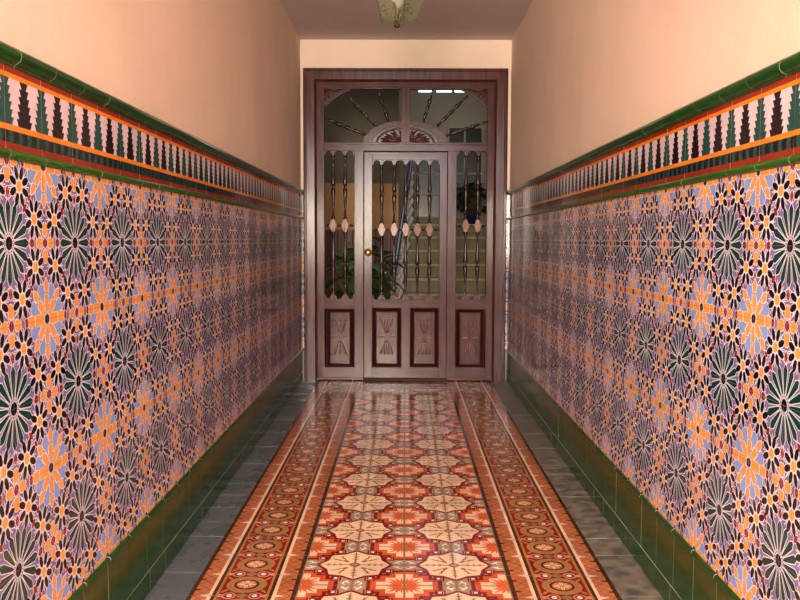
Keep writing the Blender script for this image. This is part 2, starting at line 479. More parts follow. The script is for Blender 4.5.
for side, nm, X in ((1, 'left', XL), (-1, 'right', XR)):
    r = empty('wall_'+nm, (X, (YB+ZE)/2, 0)); bpy.context.view_layer.update()
    structure(r, 'peach plastered corridor wall on the %s with a patterned tile dado' % nm, 'wall')
    mb = MB(); mb.box(min(X, X-side*.2), max(X, X-side*.2), YB, ZE+.02, 0, HCEIL, PLASTER)
    o = mb.build('plaster'); under(o, r)
    to3 = lambda u, v, h, X=X, side=side: (X+side*(DK-.0015+h), u, v)
    # dado
    t = Tiles(W, to3)
    t.mb.face([to3(YB, BASE_H, .0008), to3(ZE, BASE_H, .0008), to3(ZE, PANEL_TOP, .0008), to3(YB, PANEL_TOP, .0008)], W['grout'])
    k0 = math.ceil((YB-PH[side])/T)
    k = k0
    while PH[side]+k*T < ZE:
        u0 = PH[side]+k*T
        for j in range(6):
            v0 = BASE_H+j*T
            # medallion corners at heights .5, .9, 1.3 and even k
            fu = (k % 2 != 0); fv = (j % 2 == 0)
            cu = None
            if u0+T > ZE:
                w = ZE-u0
                cu = (T-w, T) if fu else (0, w)
            t.put(WT, u0, v0, fu, fv, cu=cu)
        k += 1
    o = t.mb.build('tile_dado'); fix_normals(o, (side, 0, 0)); under(o, r)
    tag(o, 'geometric star patterned tiles in lilac, orange, black and green')
    # frieze
    t = Tiles(W, to3)
    t.mb.face([to3(YB, BEAD_TOP-.01, .0008), to3(ZE, BEAD_TOP-.01, .0008), to3(ZE, FRIEZE_TOP+.01, .0008), to3(YB, FRIEZE_TOP+.01, .0008)], GROUTW)
    k = k0
    while PH[side]+k*T < ZE:
        u0 = PH[side]+k*T
        t.put(FZ, u0, BEAD_TOP, cu=(0, ZE-u0) if u0+T > ZE else None); k += 1
    o = t.mb.build('tile_frieze'); fix_normals(o, (side, 0, 0)); under(o, r)
    tag(o, 'frieze tiles with white stepped spikes between orange lines')
    bead = [(0, PANEL_TOP)]+[(DK+.013*math.sin(PI*i/8), PANEL_TOP+.012-.012*math.cos(PI*i/8)) for i in range(9)]+[(0, BEAD_TOP)]
    o = sweep(bead, YB, ZE-.002, side, GREENB, GROUTW, T, PH[side]).build('bead_moulding'); under(o, r)
    h = CORN_TOP-FRIEZE_TOP
    cor = [(0, FRIEZE_TOP), (DK+.004, FRIEZE_TOP), (DK+.004, FRIEZE_TOP+.006)]
    for i in range(10):
        a = -PI/2*.75+PI*.75*i/9
        cor.append((DK+.022*math.cos(a), FRIEZE_TOP+.027+.021*math.sin(a)))
    cor += [(0, CORN_TOP)]
    o = sweep(cor, YB, ZE-.002, side, GREENC, GROUTW, T, PH[side]+.05).build('cornice_moulding'); under(o, r)
    # skirting
    sk = [(DK+.001, .004), (DK+.001, .085)]
    b = empty('baseboard_'+nm, (X, (YB+ZE)/2, 0)); bpy.context.view_layer.update()
    structure(b, 'dark green glazed tile skirting along the %s wall' % nm, 'baseboard')
    low = [(0, .004), (DK+.002, .004), (DK+.002, .083), (0, .083)]
    upr = [(0, .087), (DK+.002, .087), (DK+.002, .278)]+[(DK+.002+.010*math.sin(PI*i/6), .289-.011*math.cos(PI*i/6)) for i in range(7)]+[(0, .300)]
    o = sweep(low, YB, ZE-.002, side, GREEN, GROUTW, T, PH[side]+.03, .006).build('lower_course'); under(o, b)
    mbu = sweep(upr, YB, ZE-.002, side, GREEN, GROUTW, T, PH[side], .006)
    mbu.box(min(X, X+side*(DK+.0012)), max(X, X+side*(DK+.0012)), YB, ZE-.002, .0825, .0875, GROUTW)
    o = mbu.build('upper_course'); under(o, b)

# ------------------------------------------------------------------ floor
root = empty('floor', (0, (YB+ZE)/2, 0)); bpy.context.view_layer.update()
structure(root, 'glossy corridor floor of patterned red and cream tiles', 'floor')
mb = MB(); mb.box(XL-.2, XR+.2, YB, ZE+.15, -.15, -.003, G['grout']); under(mb.build('floor_bed'), root)
tof = lambda u, v, h: (XC+u, v, -.003+h)
PM = 3.684                             # a medallion row
YC = PM+.4*9                           # the carpet ends here
t = Tiles(G, tof)
n0 = math.floor((YB-PM)/T)+1
for k in range(n0, 18):
    v0 = PM+k*T
    for c in range(4):
        u0 = -.4+c*T
        t.put(FT, u0, v0, fu=(c in (0, 2)), fv=(k % 2 != 0), tilt=.0015)
o = t.mb.build('tile_carpet'); fix_normals(o, (0, 0, 1)); under(o, root); tag(o, 'cream medallion and orange leaf patterned tiles down the middle')
t = Tiles(G, tof)
for cx in (-.6, .6):
    k = n0
    while PM+k*T-.1 < ZE-.05:
        v = PM+k*T
        for f in (False, True):
            t.put(BT, cx-T if f else cx, v, fu=f, tilt=.0015)
        k += 1
kk = 0
for i in range(4):                    # the border returns across the end of the carpet
    for f in (False, True):
        v0 = YC+.2
        t.put(BT, (v0-T if f else v0)*0+(-.3+.2*i), (v0-T if f else v0), tilt=.0015) if False else None
        tile = [([(y, (T-x if f else x)) for x, y in p], m_, l) for p, m_, l in BT]
        t.put(tile, -.3+.2*i, v0-T if f else v0, tilt=.0015)
o = t.mb.build('tile_border'); fix_normals(o, (0, 0, 1)); under(o, root); tag(o, 'red border tiles with a chain of brown rings')
for s, mt_ in ((-1, 'slate'), (1, 'slateworn')):
    x0, x1 = (XL+.001, XC-.8) if s < 0 else (XC+.8, XR-.001)
    mb = MB(); y = YB
    while y < ZE-.01:
        y1 = min(y+T, ZE)
        mb.box(x0, x1-.001, y+.0008, y1-.0008, -.02, -.001+rng.normal(0, .0004), G[mt_], .0006); y = y1
    o = mb.build('stone_edging'); under(o, root); tag(o, 'plain grey stone strip along the %s wall' % ('left' if s < 0 else 'right'))

# ------------------------------------------------------------------ ceiling and end wall
mb = MB(); mb.box(XL-.2, XR+.2, YB, ZE+.15, HCEIL, HCEIL+.15, CEILM)
structure(shift(mb.build('ceiling'), (0, 2, HCEIL)), 'plain grey shaded corridor ceiling', 'ceiling')
YD = ZE-.055                           # front plane of the door casing
DX0, DX1 = PX(304, YD), PX(506.3, YD)
DTOP = PZ(68, YD)
r = empty('wall_end', (0, ZE, 0)); bpy.context.view_layer.update()
structure(r, 'narrow peach end wall above and beside the carved wooden door', 'wall')
mb = MB()
mb.box(XL-.2, XR+.2, ZE, ZE+.15, DTOP-.03, HCEIL, PLASTER)
mb.box(XL-.2, DX0+.03, ZE, ZE+.15, 0, DTOP-.03, PLASTER); mb.box(DX1-.03, XR+.2, ZE, ZE+.15, 0, DTOP-.03, PLASTER)
under(mb.build('plaster'), r)
t = Tiles(W, lambda u, v, h: (u, ZE-.004-h, v))
for x0, x1 in ((XL+DK+.003, DX0+.01), (DX1-.01, XR-DK-.003)):
    w = x1-x0
    for j in range(6): t.put(WT, x0, BASE_H+j*T, False, j % 2 == 0, cu=(0, w))
    t.put(FZ, x0, BEAD_TOP, cu=(0, w))
    t.mb.face([(x0, ZE-.004, .0), (x1, ZE-.004, .0), (x1, ZE-.004, BASE_H), (x0, ZE-.004, BASE_H)], GREEN)
    t.mb.face([(x0, ZE-.004, PANEL_TOP), (x1, ZE-.004, PANEL_TOP), (x1, ZE-.004, BEAD_TOP), (x0, ZE-.004, BEAD_TOP)], GREENB)
    t.mb.face([(x0, ZE-.004, FRIEZE_TOP), (x1, ZE-.004, FRIEZE_TOP), (x1, ZE-.004, CORN_TOP), (x0, ZE-.004, CORN_TOP)], GREENC)
o = t.mb.build('tile_strip'); fix_normals(o, (0, -1, 0)); under(o, r)

# ------------------------------------------------------------------ the door
door = empty('door_1', ((DX0+DX1)/2, ZE, 0)); bpy.context.view_layer.update()
structure(door, 'carved brown wooden door with turned spindles, side lights and a fan light', 'door')
X = lambda px: PX(px, YD)
Z = lambda py: PZ(py, YD)
SC = (X(450)-X(350))/100               # metres per pixel on the door plane
Y0 = YD                                # front of casing
YF = YD+.045                           # front of fixed frame
YLf = YD+.040                          # front of the leaf
def bx(mb, x0, x1, yt, yb, y0, y1, mt=WOOD, bev=.003): mb.box(X(x0), X(x1), y0, y1, Z(yb), Z(yt), mt, bev)
# casing: mitred, stepped
def casing():
    mb = MB()
    zt, zb = Z(68), .0
    prof = [(0, 0), (0, -.045), (.010, -.055), (.026, -.055), (.030, -.050), (.100, -.047), (.108, -.030), (.120, -.018), (.120, .06), (0, .06)]
    # path: left foot -> left top -> right top -> right foot, inward offset
    xl, xr = X(303.6), X(506.6)
    bm = bmesh.new(); rows = []
    for o_, d in prof:
        y = ZE-.004+d
        rows.append([bm.verts.new(c) for c in ((xl+o_, y, zb), (xl+o_, y, zt-o_), (xr-o_, y, zt-o_), (xr-o_, y, zb))])
    n = len(rows)
    for i in range(n):
        A, B = rows[i], rows[(i+1) % n]
        for j in range(3): bm.faces.new((A[j], A[j+1], B[j+1], B[j]))
    bm.faces.new([q[0] for q in rows]); bm.faces.new([q[3] for q in reversed(rows)])
    mb.bm(bm, WOOD); return mb
under(casing().build('casing'), door)
fb = ZE+.06
# fixed frame: stiles, head, transom, mullions
mb = MB()
bx(mb, 315.5, 324, 79.5, 379, YF, fb); bx(mb, 487, 495, 79.5, 379, YF, fb)
under(mb.build('jamb'), door)
mb = MB(); bx(mb, 316, 494.5, 79.3, 88, YF-.002, fb, WOODH); under(mb.build('head_rail'), door)
mb = MB(); bx(mb, 323.6, 487.4, 142.3, 150.5, YF-.004, fb, WOODH)
bx(mb, 323.6, 487.4, 142.0, 144.2, YF-.014, fb-.01, WOODH); under(mb.build('transom'), door)
mb = MB(); bx(mb, 354, 363.2, 150.2, 379, YF, fb); under(mb.build('mullion'), door)
mb = MB(); bx(mb, 447.6, 456.6, 150.2, 379, YF, fb); under(mb.build('mullion'), door)
mb = MB(); bx(mb, 315.5, 363.2, 378.3, 380.6, YF-.02, fb, WOODH, .002); bx(mb, 447.6, 495, 378.3, 380.6, YF-.02, fb, WOODH, .002); under(mb.build('sill'), door)

def turned(mb, x, za, zb, y, mt, rmax=.0205):
    """baluster section: fat in the middle with a pinch, thin at the ends"""
    p = [(.014, 0), (.020, .01), (.020, .035), (.011, .05), (.016, .065), (.0085, .085), (.0105, .2), (.015, .34), (rmax, .44), (rmax*.85, .475), (.009, .492), (.015, .5), (.009, .508), (rmax*.85, .525), (rmax, .56), (.015, .66), (.0105, .8), (.0085, .915), (.016, .935), (.011, .95), (.020, .965), (.020, .99), (.014, 1)]
    mb.lathe(p, (x, y, za), (x, y, zb), mt, 14)
def block(mb, x, z, y, mt, w=.034, h=.058):
    """faceted square block with pointed shoulders"""
    poly = [(-.35, -1), (.35, -1), (.5, -.72), (.72, -.55), (.72, -.32), (1, -.1), (1, .1), (.72, .32), (.72, .55), (.5, .72), (.35, 1), (-.35, 1), (-.5, .72), (-.72, .55), (-.72, .32), (-1, .1), (-1, -.1), (-.72, -.32), (-.72, -.55), (-.5, -.72)]
    mb.prism([(x+a*w, z+b*h) for a, b in poly], y-.022, y+.022, mt)
def baluster(px, ytop, yblk, ybot, parent):
    x = X(px); y = YD+.075
    zt, zk, zb = Z(ytop), Z(yblk), Z(ybot)
    mb = MB()
    turned(mb, x, zk+.05, zt, y, WOODD); turned(mb, x, zb, zk-.05, y, WOODD)
    b = mb.build('baluster'); b.parent = parent
    mb = MB(); block(mb, x, zk, y, WOODL)
    mb.prism([(x-.03, zb-.02), (x+.03, zb-.02), (x+.03, zb+.004), (x+.017, zb+.004), (x+.017, zb+.022), (x-.017, zb+.022), (x-.017, zb+.004), (x-.03, zb+.004)], y-.02, y+.02, WOODL)
    c = mb.build('baluster_block'); c.parent = parent
def spacer(px0, px1, yblk, parent):
    x0, x1 = X(px0), X(px1); z = Z(yblk); y = YD+.075
    mb = MB(); mb.lathe([(.012, 0), (.008, .12), (.006, .3), (.012, .42), (.014, .5), (.012, .58), (.006, .7), (.008, .88), (.012, 1)], (x0, y, z), (x1, y, z), WOODD, 10)
    mb.build('spacer').parent = parent
def scallop_rail(mb, px0, px1, py_edge, py_other, xs, up, y0, y1, mt):
    """rail whose edge towards the opening is scalloped, with square drops at xs"""
    ze, zo = Z(py_edge), Z(py_other)
    cs = [X(px0)]+[X(p) for p in xs]+[X(px1)]
    d = -1 if up else 1                 # drops point into the opening
    pts = []
    for a, b in zip(cs[:-1], cs[1:]):
        g = .012
        pts.append((a, ze+d*.020)); pts.append((a+g, ze+d*.020))
        for i in range(11):
            t_ = i/10; pts.append((a+g+.001+(b-a-2*g-.002)*t_, ze+d*.004-d*.024*math.sin(PI*t_)**.6 if 0 < i < 10 else ze+d*.004))
        pts.append((b-g, ze+d*.020))
    pts.append((cs[-1], ze+d*.020))
    for (xa, za), (xb, zb) in zip(pts[:-1], pts[1:]):
        F_ = [(xa, y0, zo), (xb, y0, zo), (xb, y0, zb), (xa, y0, za)]
        B_ = [(x, y1, z) for x, y, z in F_]
        mb.face(F_ if not up else F_[::-1], mt); mb.face(B_[::-1] if not up else B_, mt)
        mb.face([F_[3], F_[2], B_[2], B_[3]], mt)
def panel(px0, px1, py0, py1, yf, parent, rays):
    """sunk panel: red moulding, raised field, carved rays"""
    x0, x1, zt, zb = X(px0), X(px1), Z(py0), Z(py1)
    root_ = None
    mb = MB()
    m_ = .034
    # bevelled moulding: outer edge at yf, sloping in
    def ring(d, y): return [(x0+d, y, zb+d), (x1-d, y, zb+d), (x1-d, y, zt-d), (x0+d, y, zt-d)]
    R = [ring(0, yf+.001), ring(.004, yf-.006), ring(.010, yf-.004), ring(m_, yf+.020)]
    for a, b in zip(R[:-1], R[1:]):
        for j in range(4): mb.face([a[j], a[(j+1) % 4], b[(j+1) % 4], b[j]], WOODR)
    o = mb.build('panel_moulding'); fix_normals(o, (0, -1, 0)); o.parent = parent
    mb = MB()
    R = [ring(m_, yf+.020), ring(m_, yf+.006), ring(m_+.010, yf+.002)]
    for a, b in zip(R[:-1], R[1:]):
        for j in range(4): mb.face([a[j], a[(j+1) % 4], b[(j+1) % 4], b[j]], WOOD)
    mb.face(R[-1], WOOD)
    mb.box(x0, x1, yf+.024, yf+.04, zb, zt, WOOD)
    o = mb.build('panel_field'); o.parent = parent
    # carved rays, half-round beads
    mb = MB(); cx, cz = (x0+x1)/2, (zb+zt)/2+.01; yy = yf+.001
    for s in (1, -1):
        for k in range(rays):
            a = (k-(rays-1)/2)/(rays-1)*1.0
            p0 = Vector((cx+a*.022, yy, cz+s*.035)); p1 = Vector((cx+a*.115, yy, cz+s*.165))
            mb.lathe([(.003, 0), (.006, .15), (.010, .6), (.0115, .85), (.008, .97), (.002, 1)], p0, p1, RAYW, 8)
    for s in (1, -1):
        mb.lathe([(.003, 0), (.008, .2), (.008, .8), (.003, 1)], (cx+s*.02, yy, cz), (cx+s*.075, yy, cz), WOODL, 8)
    mb.build('carved_rays').parent = parent

# sidelights
for (a, b, bal, pn) in ((324, 354, (332.6, 344.6), (325.2, 353.6)), (456.6, 487, (466.2, 478.3), (456.9, 486.2))):
    sl = empty('side_light', (X((a+b)/2), ZE, 0)); sl.parent = door; sl.location = Vector((X((a+b)/2), ZE, 0))-door.location
    bpy.context.view_layer.update()
    hold = empty('tmp', (0, 0, 0))
    mb = MB(); scallop_rail(mb, a-.3, b+.3, 152.5, 150, bal, True, YF+.008, fb-.02, WOODH); scallop_rail(mb, a-.3, b+.3, 297.5, 310, bal, False, YF+.008, fb-.02, WOODH)
    bx(mb, a-.3, b+.3, 303, 309.4, YF+.002, fb, WOODH, 0); bx(mb, a-.3, b+.3, 368.6, 379, YF+.002, fb, WOODH, 0)
    mb.build('rail').parent = hold
    for p in bal: baluster(p, 153.5, 225.5, 297.5, hold)
    e = [a]+[v for p in bal for v in (p-2.8, p+2.8)]+[b]
    for i in range(0, len(e), 2): spacer(e[i], e[i+1], 225.5, hold)
    panel(pn[0], pn[1], 309, 369, YF+.006, hold, 3)
    for c in list(hold.children): c.parent = sl; c.location = -(Vector((X((a+b)/2), ZE, 0)))
    bpy.data.objects.remove(hold)
# leaf
leafc = Vector((X(405.5), ZE, 0))
leaf = empty('door_leaf', (0, 0, 0)); leaf.parent = door; leaf.location = leafc-door.location
tmp = empty('tmp', (0, 0, 0))
mb = MB()
lb = YLf+.05
bx(mb, 363.8, 372, 151.6, 378.6, YLf, lb); bx(mb, 439.6, 447.2, 151.6, 378.6, YLf, lb)
mb.build('stile').parent = tmp
mb = MB()
bx(mb, 371.8, 440, 151.6, 159.5, YLf+.001, lb, WOODH)
lx = (381.4, 394, 405.7, 417.6, 429.7)
scallop_rail(mb, 371.8, 440, 162, 158.5, lx, True, YLf+.008, lb-.006, WOODH)
scallop_rail(mb, 371.8, 440, 298, 306, lx, False, YLf+.008, lb-.006, WOODH)
bx(mb, 371.8, 440, 300.5, 308.5, YLf+.001, lb, WOODH); bx(mb, 371.8, 440, 368.5, 378.6, YLf+.001, lb, WOODH)
mb.build('rail').parent = tmp
mb = MB(); bx(mb, 401.6, 410.6, 308, 369, YLf+.001, lb); mb.build('middle_stile').parent = tmp
for p in lx: baluster(p, 162, 229.5, 298, tmp)
e = [372]+[v for p in lx for v in (p-2.8, p+2.8)]+[439.6]
for i in range(0, len(e), 2): spacer(e[i], e[i+1], 229.5, tmp)
panel(371.9, 401.8, 308.3, 368.8, YLf+.004, tmp, 4); panel(410.4, 439.8, 308.3, 368.8, YLf+.004, tmp, 4)
mb = MB(); kx, kz = X(368), Z(252.5)
mb.lathe([(.034, 0), (.036, .1), (.032, .2), (.012, .25), (.010, .5), (.020, .6), (.024, .75), (.020, .92), (.008, 1)], (kx, YLf, kz), (kx, YLf-.055, kz), BRASS, 20)
o = mb.build('knob'); o.parent = tmp; tag(o, 'round brass knob')
for c in list(tmp.children): c.parent = leaf; c.location = -leafc
bpy.data.objects.remove(tmp)

# fan light
fanc = Vector((X(405), ZE, Z(142.5)))
fan = empty('fan_light', (0, 0, 0)); fan.parent = door; fan.location = fanc-door.location
tmp = empty('tmp', (0, 0, 0))
mb = MB(); bx(mb, 400.6, 409.4, 87.6, 142.6, YF-.002, fb); mb.build('fan_mullion').parent = tmp
hx, hz = X(405), Z(142.3)
RX, RZ = 41*SC, 21.5*SC
for s in (-1, 1):
    # half-dome hub: scalloped rim and carved leaf inside
    def ell(k, a): return (hx+s*RX*k*math.cos(a), hz+RZ*k*math.sin(a))
    N = 36; am = PI/2-.105
    outer = [ell(1+.035*abs(math.sin(a*6.5)), a) for a in [am*i/N for i in range(N+1)]]
    inner = [ell(.80, a) for a in [am*i/N for i in range(N+1)]]
    mb = MB(); mb.prism(outer+inner[::-1], YF+.0, fb-.02, WOOD)
    mb.build('hub_rim').parent = tmp
    mb = MB(); mb.prism(inner+[(hx+s*.03, hz)], YF+.03, fb-.02, WOODD)
    mb.tube([(x, YF+.026, z) for x, z in [ell(.70, am*(.05+.9*i/N)) for i in range(N+1)]], .010, WOOD)
    random.seed(3)
    for k in range(7):                 # carved acanthus
        a = am*(.1+.8*k/6); c0 = ell(.15, PI/4); c1 = ell(.60+.04*(k % 2), a)
        q = [(c0[0]+(c1[0]-c0[0])*t_+.015*math.sin(PI*t_)*(-1)**k, YF+.026-.012*math.sin(PI*t_), c0[1]+(c1[1]-c0[1])*t_) for t_ in [i/8 for i in range(9)]]
        mb.tube(q, [.004+.011*math.sin(PI*(.1+.85*i/8)) for i in range(9)], WOOD)
    mb.build('hub_carving').parent = tmp
    # corner spandrel
    cxp, ct = (323.6, 87.6) if s < 0 else (487.4, 87.6)
    wx, wz = 28*SC, 19.5*SC
    px_, pz_ = X(cxp), Z(ct)
    arc = []
    for i in range(17):
        t_ = i/16
        arc.append((px_-s*wx*(1-t_)*1.0, pz_-wz*t_))
    # bow the edge towards the corner
    arc = [(x+s*.016*math.sin(PI*i/16), z+.016*math.sin(PI*i/16)) for i, (x, z) in enumerate(arc)]
    mb = MB(); mb.prism(arc+[(px_, pz_)], YF+.02, fb-.02, WOODD)
    mb.tube([(x, YF+.018, z) for x, z in arc], .011, WOOD)
    for k in range(5):
        t_ = .1+.8*k/4; i = int(t_*16); x, z = arc[i]
        q = [(px_+(x-px_)*u*.8, YF+.016-.008*math.sin(PI*u), pz_+(z-pz_)*u*.8) for u in (.15, .35, .55, .75, 1)]
        mb.tube(q, [.003, .009, .012, .009, .003], WOOD)
    mb.build('corner_spandrel').parent = tmp
# spindles
for (ax, ay, bx_, by) in ((325, 117.5, 366, 134.5), (346, 94, 376.5, 126), (377.5, 88, 388.5, 121.5), (432.8, 88, 422.5, 121.5), (467, 94, 437, 125), (487, 120, 446, 134.5)):
    p0 = Vector((X(ax), YF+.03, Z(ay))); p1 = Vector((X(bx_), YF+.03, Z(by)))
    mb = MB()
    mb.lathe([(.010, 0), (.014, .03), (.007, .07), (.014, .1), (.009, .13), (.012, .24), (.019, .36), (.013, .42), (.009, .44), (.015, .49), (.019, .53), (.013, .6), (.009, .62), (.018, .72), (.012, .84), (.008, .88), (.014, .91), (.009, .94), (.016, .97), (.016, 1)], p0, p1, WOODD, 12)
    mb.build('fan_spindle').parent = tmp
for c in list(tmp.children): c.parent = fan; c.location = -fanc
bpy.data.objects.remove(tmp)

# ------------------------------------------------------------------ hall beyond the door
HALLW = mat('grey_green_wall', (150,142,118), rough=.8, var=.05, vscale=2)
HALLG = mat('grey_upper_wall', (100,96,82), rough=.8, var=.05, vscale=2)
HALLT = mat('tan_wall', (186,140,92), rough=.7, var=.06, vscale=3)
HALLB = mat('brown_boarding', (116,72,40), rough=.5, rgb2=(86,50,28), vscale=3, stretch=(9,9,.5))
STEP = mat('stair_stone', (150,132,86), rough=.45, var=.12, vscale=9)
RISER = mat('stair_riser', (112,100,62), rough=.55, var=.12, vscale=9)
HFLOOR = mat('hall_floor_tile', (120,72,48), rough=.3, var=.2, vscale=8)
HY0, HYM, HYB = ZE+.15, 10.6, 12.9     # start, facing wall, back wall
HX0, HX1, HH = -2.2, 1.45, 4.2
SX0 = .04                              # left edge of the stairwell
mb = MB(); mb.box(HX0, HX1, HY0, HYB, -.15, -.003, HFLOOR); structure(shift(mb.build('floor_hall'), (0, 10, 0)), 'dim hall floor beyond the carved door', 'floor')
mb = MB(); mb.box(HX0, HX1, HY0, HYB+.15, HH, HH+.15, HALLW); structure(shift(mb.build('ceiling_hall'), (0, 10, HH)), 'dim ceiling of the hall beyond the door', 'ceiling')
za, zb_ = PZ(183.5, HYM), PZ(230, HYM)
mb = MB()
WE = -.075
mb.box(HX0, WE, HYM, HYM+.15, za, HH, HALLG); mb.box(HX0, WE, HYM-.001, HYM+.15, zb_, za, HALLT)
nb = 22; wv = (WE-HX0)/nb
for i in range(nb): mb.box(HX0+i*wv+.002, HX0+(i+1)*wv-.002, HYM-.018, HYM+.15, 0, zb_, HALLB, .004)
structure(shift(mb.build('wall_hall_left'), (HX0/2, HYM, 0)), 'hall wall behind the plant with brown boarding, tan band and grey top', 'wall')
mb = MB(); mb.box(HX0-.15, HX0, HY0, HYB, 0, HH, HALLW); structure(shift(mb.build('wall_hall_side'), (HX0, 9, 0)), 'grey green side wall of the hall', 'wall')
mb = MB(); mb.box(HX1, HX1+.15, HY0, HYB, 0, HH, HALLW); structure(shift(mb.build('wall_hall_right'), (HX1, 10, 0)), 'grey green right wall of the stairwell', 'wall')
mb = MB(); mb.box(HX0-.15, XL-.2, HY0-.15, HY0, 0, HH, HALLW); mb.box(XR+.2, HX1+.15, HY0-.15, HY0, 0, HH, HALLW); mb.box(XL-.2, XR+.2, HY0-.15, HY0, HCEIL, HH, HALLW)
structure(shift(mb.build('wall_hall_front'), (0, HY0, 0)), 'hall side of the wall around the carved door', 'wall')
# back wall with the clerestory
wz0, wz1 = PZ(93, HYB), PZ(93, HYB)+.32
wx0, wx1 = PX(416.6, HYB), PX(470, HYB)
mb = MB()
mb.box(HX0, HX1, HYB, HYB+.15, 0, wz0, HALLW); mb.box(HX0, HX1, HYB, HYB+.15, wz1, HH, HALLW)
mb.box(HX0, wx0, HYB, HYB+.15, wz0, wz1, HALLW); mb.box(wx1, HX1, HYB, HYB+.15, wz0, wz1, HALLW)
structure(shift(mb.build('wall_back'), (0, HYB, 0)), 'grey green back wall of the stairwell', 'wall')
WFR = mat('pale_window_frame', (150,144,120), rough=.5)
DAY = emit('daylight_sky', (222,230,255), 2.6)
win = empty('window_1', ((wx0+wx1)/2, HYB, wz0)); bpy.context.view_layer.update()
structure(win, 'high bright clerestory window of three panes in the stairwell', 'window')
mb = MB()
w3 = (wx1-wx0)/3
for i in range(4): mb.box(wx0+i*w3-.02, wx0+i*w3+.02, HYB+.02, HYB+.08, wz0, wz1, WFR)
mb.box(wx0, wx1, HYB+.02, HYB+.08, wz0-.001, wz0+.015, WFR); mb.box(wx0, wx1, HYB+.02, HYB+.08, wz1-.02, wz1, WFR)
under(mb.build('window_frame'), win)
for i in range(3):
    mb = MB(); mb.box(wx0+i*w3+.02, wx0+(i+1)*w3-.02, HYB+.09, HYB+.1, wz0, wz1, DAY); under(mb.build('pane'), win)
# glazed screen behind the landing
GLASSD = mat('dark_window_glass', (44,46,38), rough=.25, spec=.4)
scr = empty('window_2', (PX(447, HYB), HYB, 1.53)); bpy.context.view_layer.update()
structure(scr, 'dark many paned glazed screen at the head of the stairs', 'window')
yb = HYB-.04
def Xb(p): return PX(p, yb)
def Zb(p): return PZ(p, yb)
vx = [415, 431.5, 448, 464, 481.5]
hz_ = [127.5, 150.5, 173.5, 195, 217]
mb = MB()
for i, p in enumerate(vx):
    top = hz_[0] if i >= 2 else hz_[1]
    mb.box(Xb(p)-.012, Xb(p)+.012, yb-.02, HYB+.0, 1.55, Zb(top)+.012, WFR)
for j, p in enumerate(hz_): mb.box(Xb(vx[2] if j == 0 else vx[0])-.012, Xb(vx[-1])+.012, yb-.018, HYB, Zb(p)-.010, Zb(p)+.010, WFR)
under(mb.build('window_frame'), scr)
for j in range(4):
    for i in range(4):
        if j == 0 and i < 2: continue
        mb = MB(); mb.box(Xb(vx[i]), Xb(vx[i+1]), yb-.004, HYB-.02, Zb(hz_[j+1]), Zb(hz_[j]), GLASSD); under(mb.build('pane'), scr)
# stairs
RISE, TREAD, D0, NS = .17, .28, 9.0, 9
st = empty('staircase', (.7, D0, 0)); bpy.context.view_layer.update()
tag(st, 'olive brown stone staircase with a white iron railing beyond the door', 'staircase')
for k in range(NS):
    y = D0+k*TREAD
    mb = MB(); sx = -.17+k*TREAD*.085
    mb.box(sx, HX1-.002, y, y+TREAD+.02, k*RISE, (k+1)*RISE-.03, RISER)
    mb.box(sx-.005, HX1-.002, y-.025, y+TREAD+.02, (k+1)*RISE-.03, (k+1)*RISE, STEP, .004)
    under(mb.build('step'), st)
mb = MB(); mb.box(-.07, HX1-.002, D0+NS*TREAD+.025, HYB-.002, NS*RISE-.14, NS*RISE, STEP)
structure(shift(mb.build('floor_landing'), (.7, HYB-.6, NS*RISE)), 'stair landing in front of the glazed screen', 'floor')
# railing
RAILW = mat('white_wrought_iron', (244,238,226), rough=.4)
RAILD = mat('skylit_dark_handrail', (58,62,104), rough=.3, coat=.4)  # dark rail; the blue daylight on it is put into the base colour
POST = mat('dark_newel', (30,22,20), rough=.4)
rl = empty('railing', (SX0+.05-.7, 0, 0)); rl.parent = st; tag(rl, 'lacy white iron railing with a dark handrail coloured as if lit by blue daylight')
def under_rail(o): o.parent = rl; o.location = -Vector((SX0+.05, D0, 0))
rx = SX0+.045
def rxx(y): return -.115+(y-D0)*.085
def zs(y): return max(0, (y-D0)/TREAD*RISE+RISE)
ya, yc = D0+.02, D0+NS*TREAD-.1
hp = [(rxx(ya-.1), ya-.1, zs(ya)+.72), (rxx(ya), ya, zs(ya)+.77), (rxx(yc), yc, zs(yc)+.75), (rxx(yc)-.01, yc+.06, zs(yc)+.78), (rxx(yc)-.24, yc+.10, zs(yc)+.92)]
mb = MB(); mb.tube(hp, .03, RAILD, 10); under_rail(mb.build('handrail'))
for i in range(NS*2):
    y = ya+.05+i*TREAD/2
    k = int((y-D0)/TREAD); z0 = (k+1)*RISE-.002; z1 = zs(y)+.75
    mb = MB(); x = rxx(y); mb.tube([(x, y, z0), (x, y, z1)], .009, RAILW, 6)
    n = 7; pr_ = []
    for j in range(n):
        for t_, r_ in ((.0, .008), (.2, .02), (.35, .030), (.5, .034), (.65, .030), (.8, .02)): pr_.append((r_, (j+t_)/n))
    pr_.append((.008, 1))
    mb.lathe(pr_, (x, y, z0), (x, y, z1), RAILW, 8)
    under_rail(mb.build('iron_baluster'))
mb = MB(); q = rxx(ya-.12); mb.box(q-.03, q+.03, ya-.15, ya-.09, 0, zs(ya)+.74, POST, .008)
under_rail(mb.build('newel_post'))

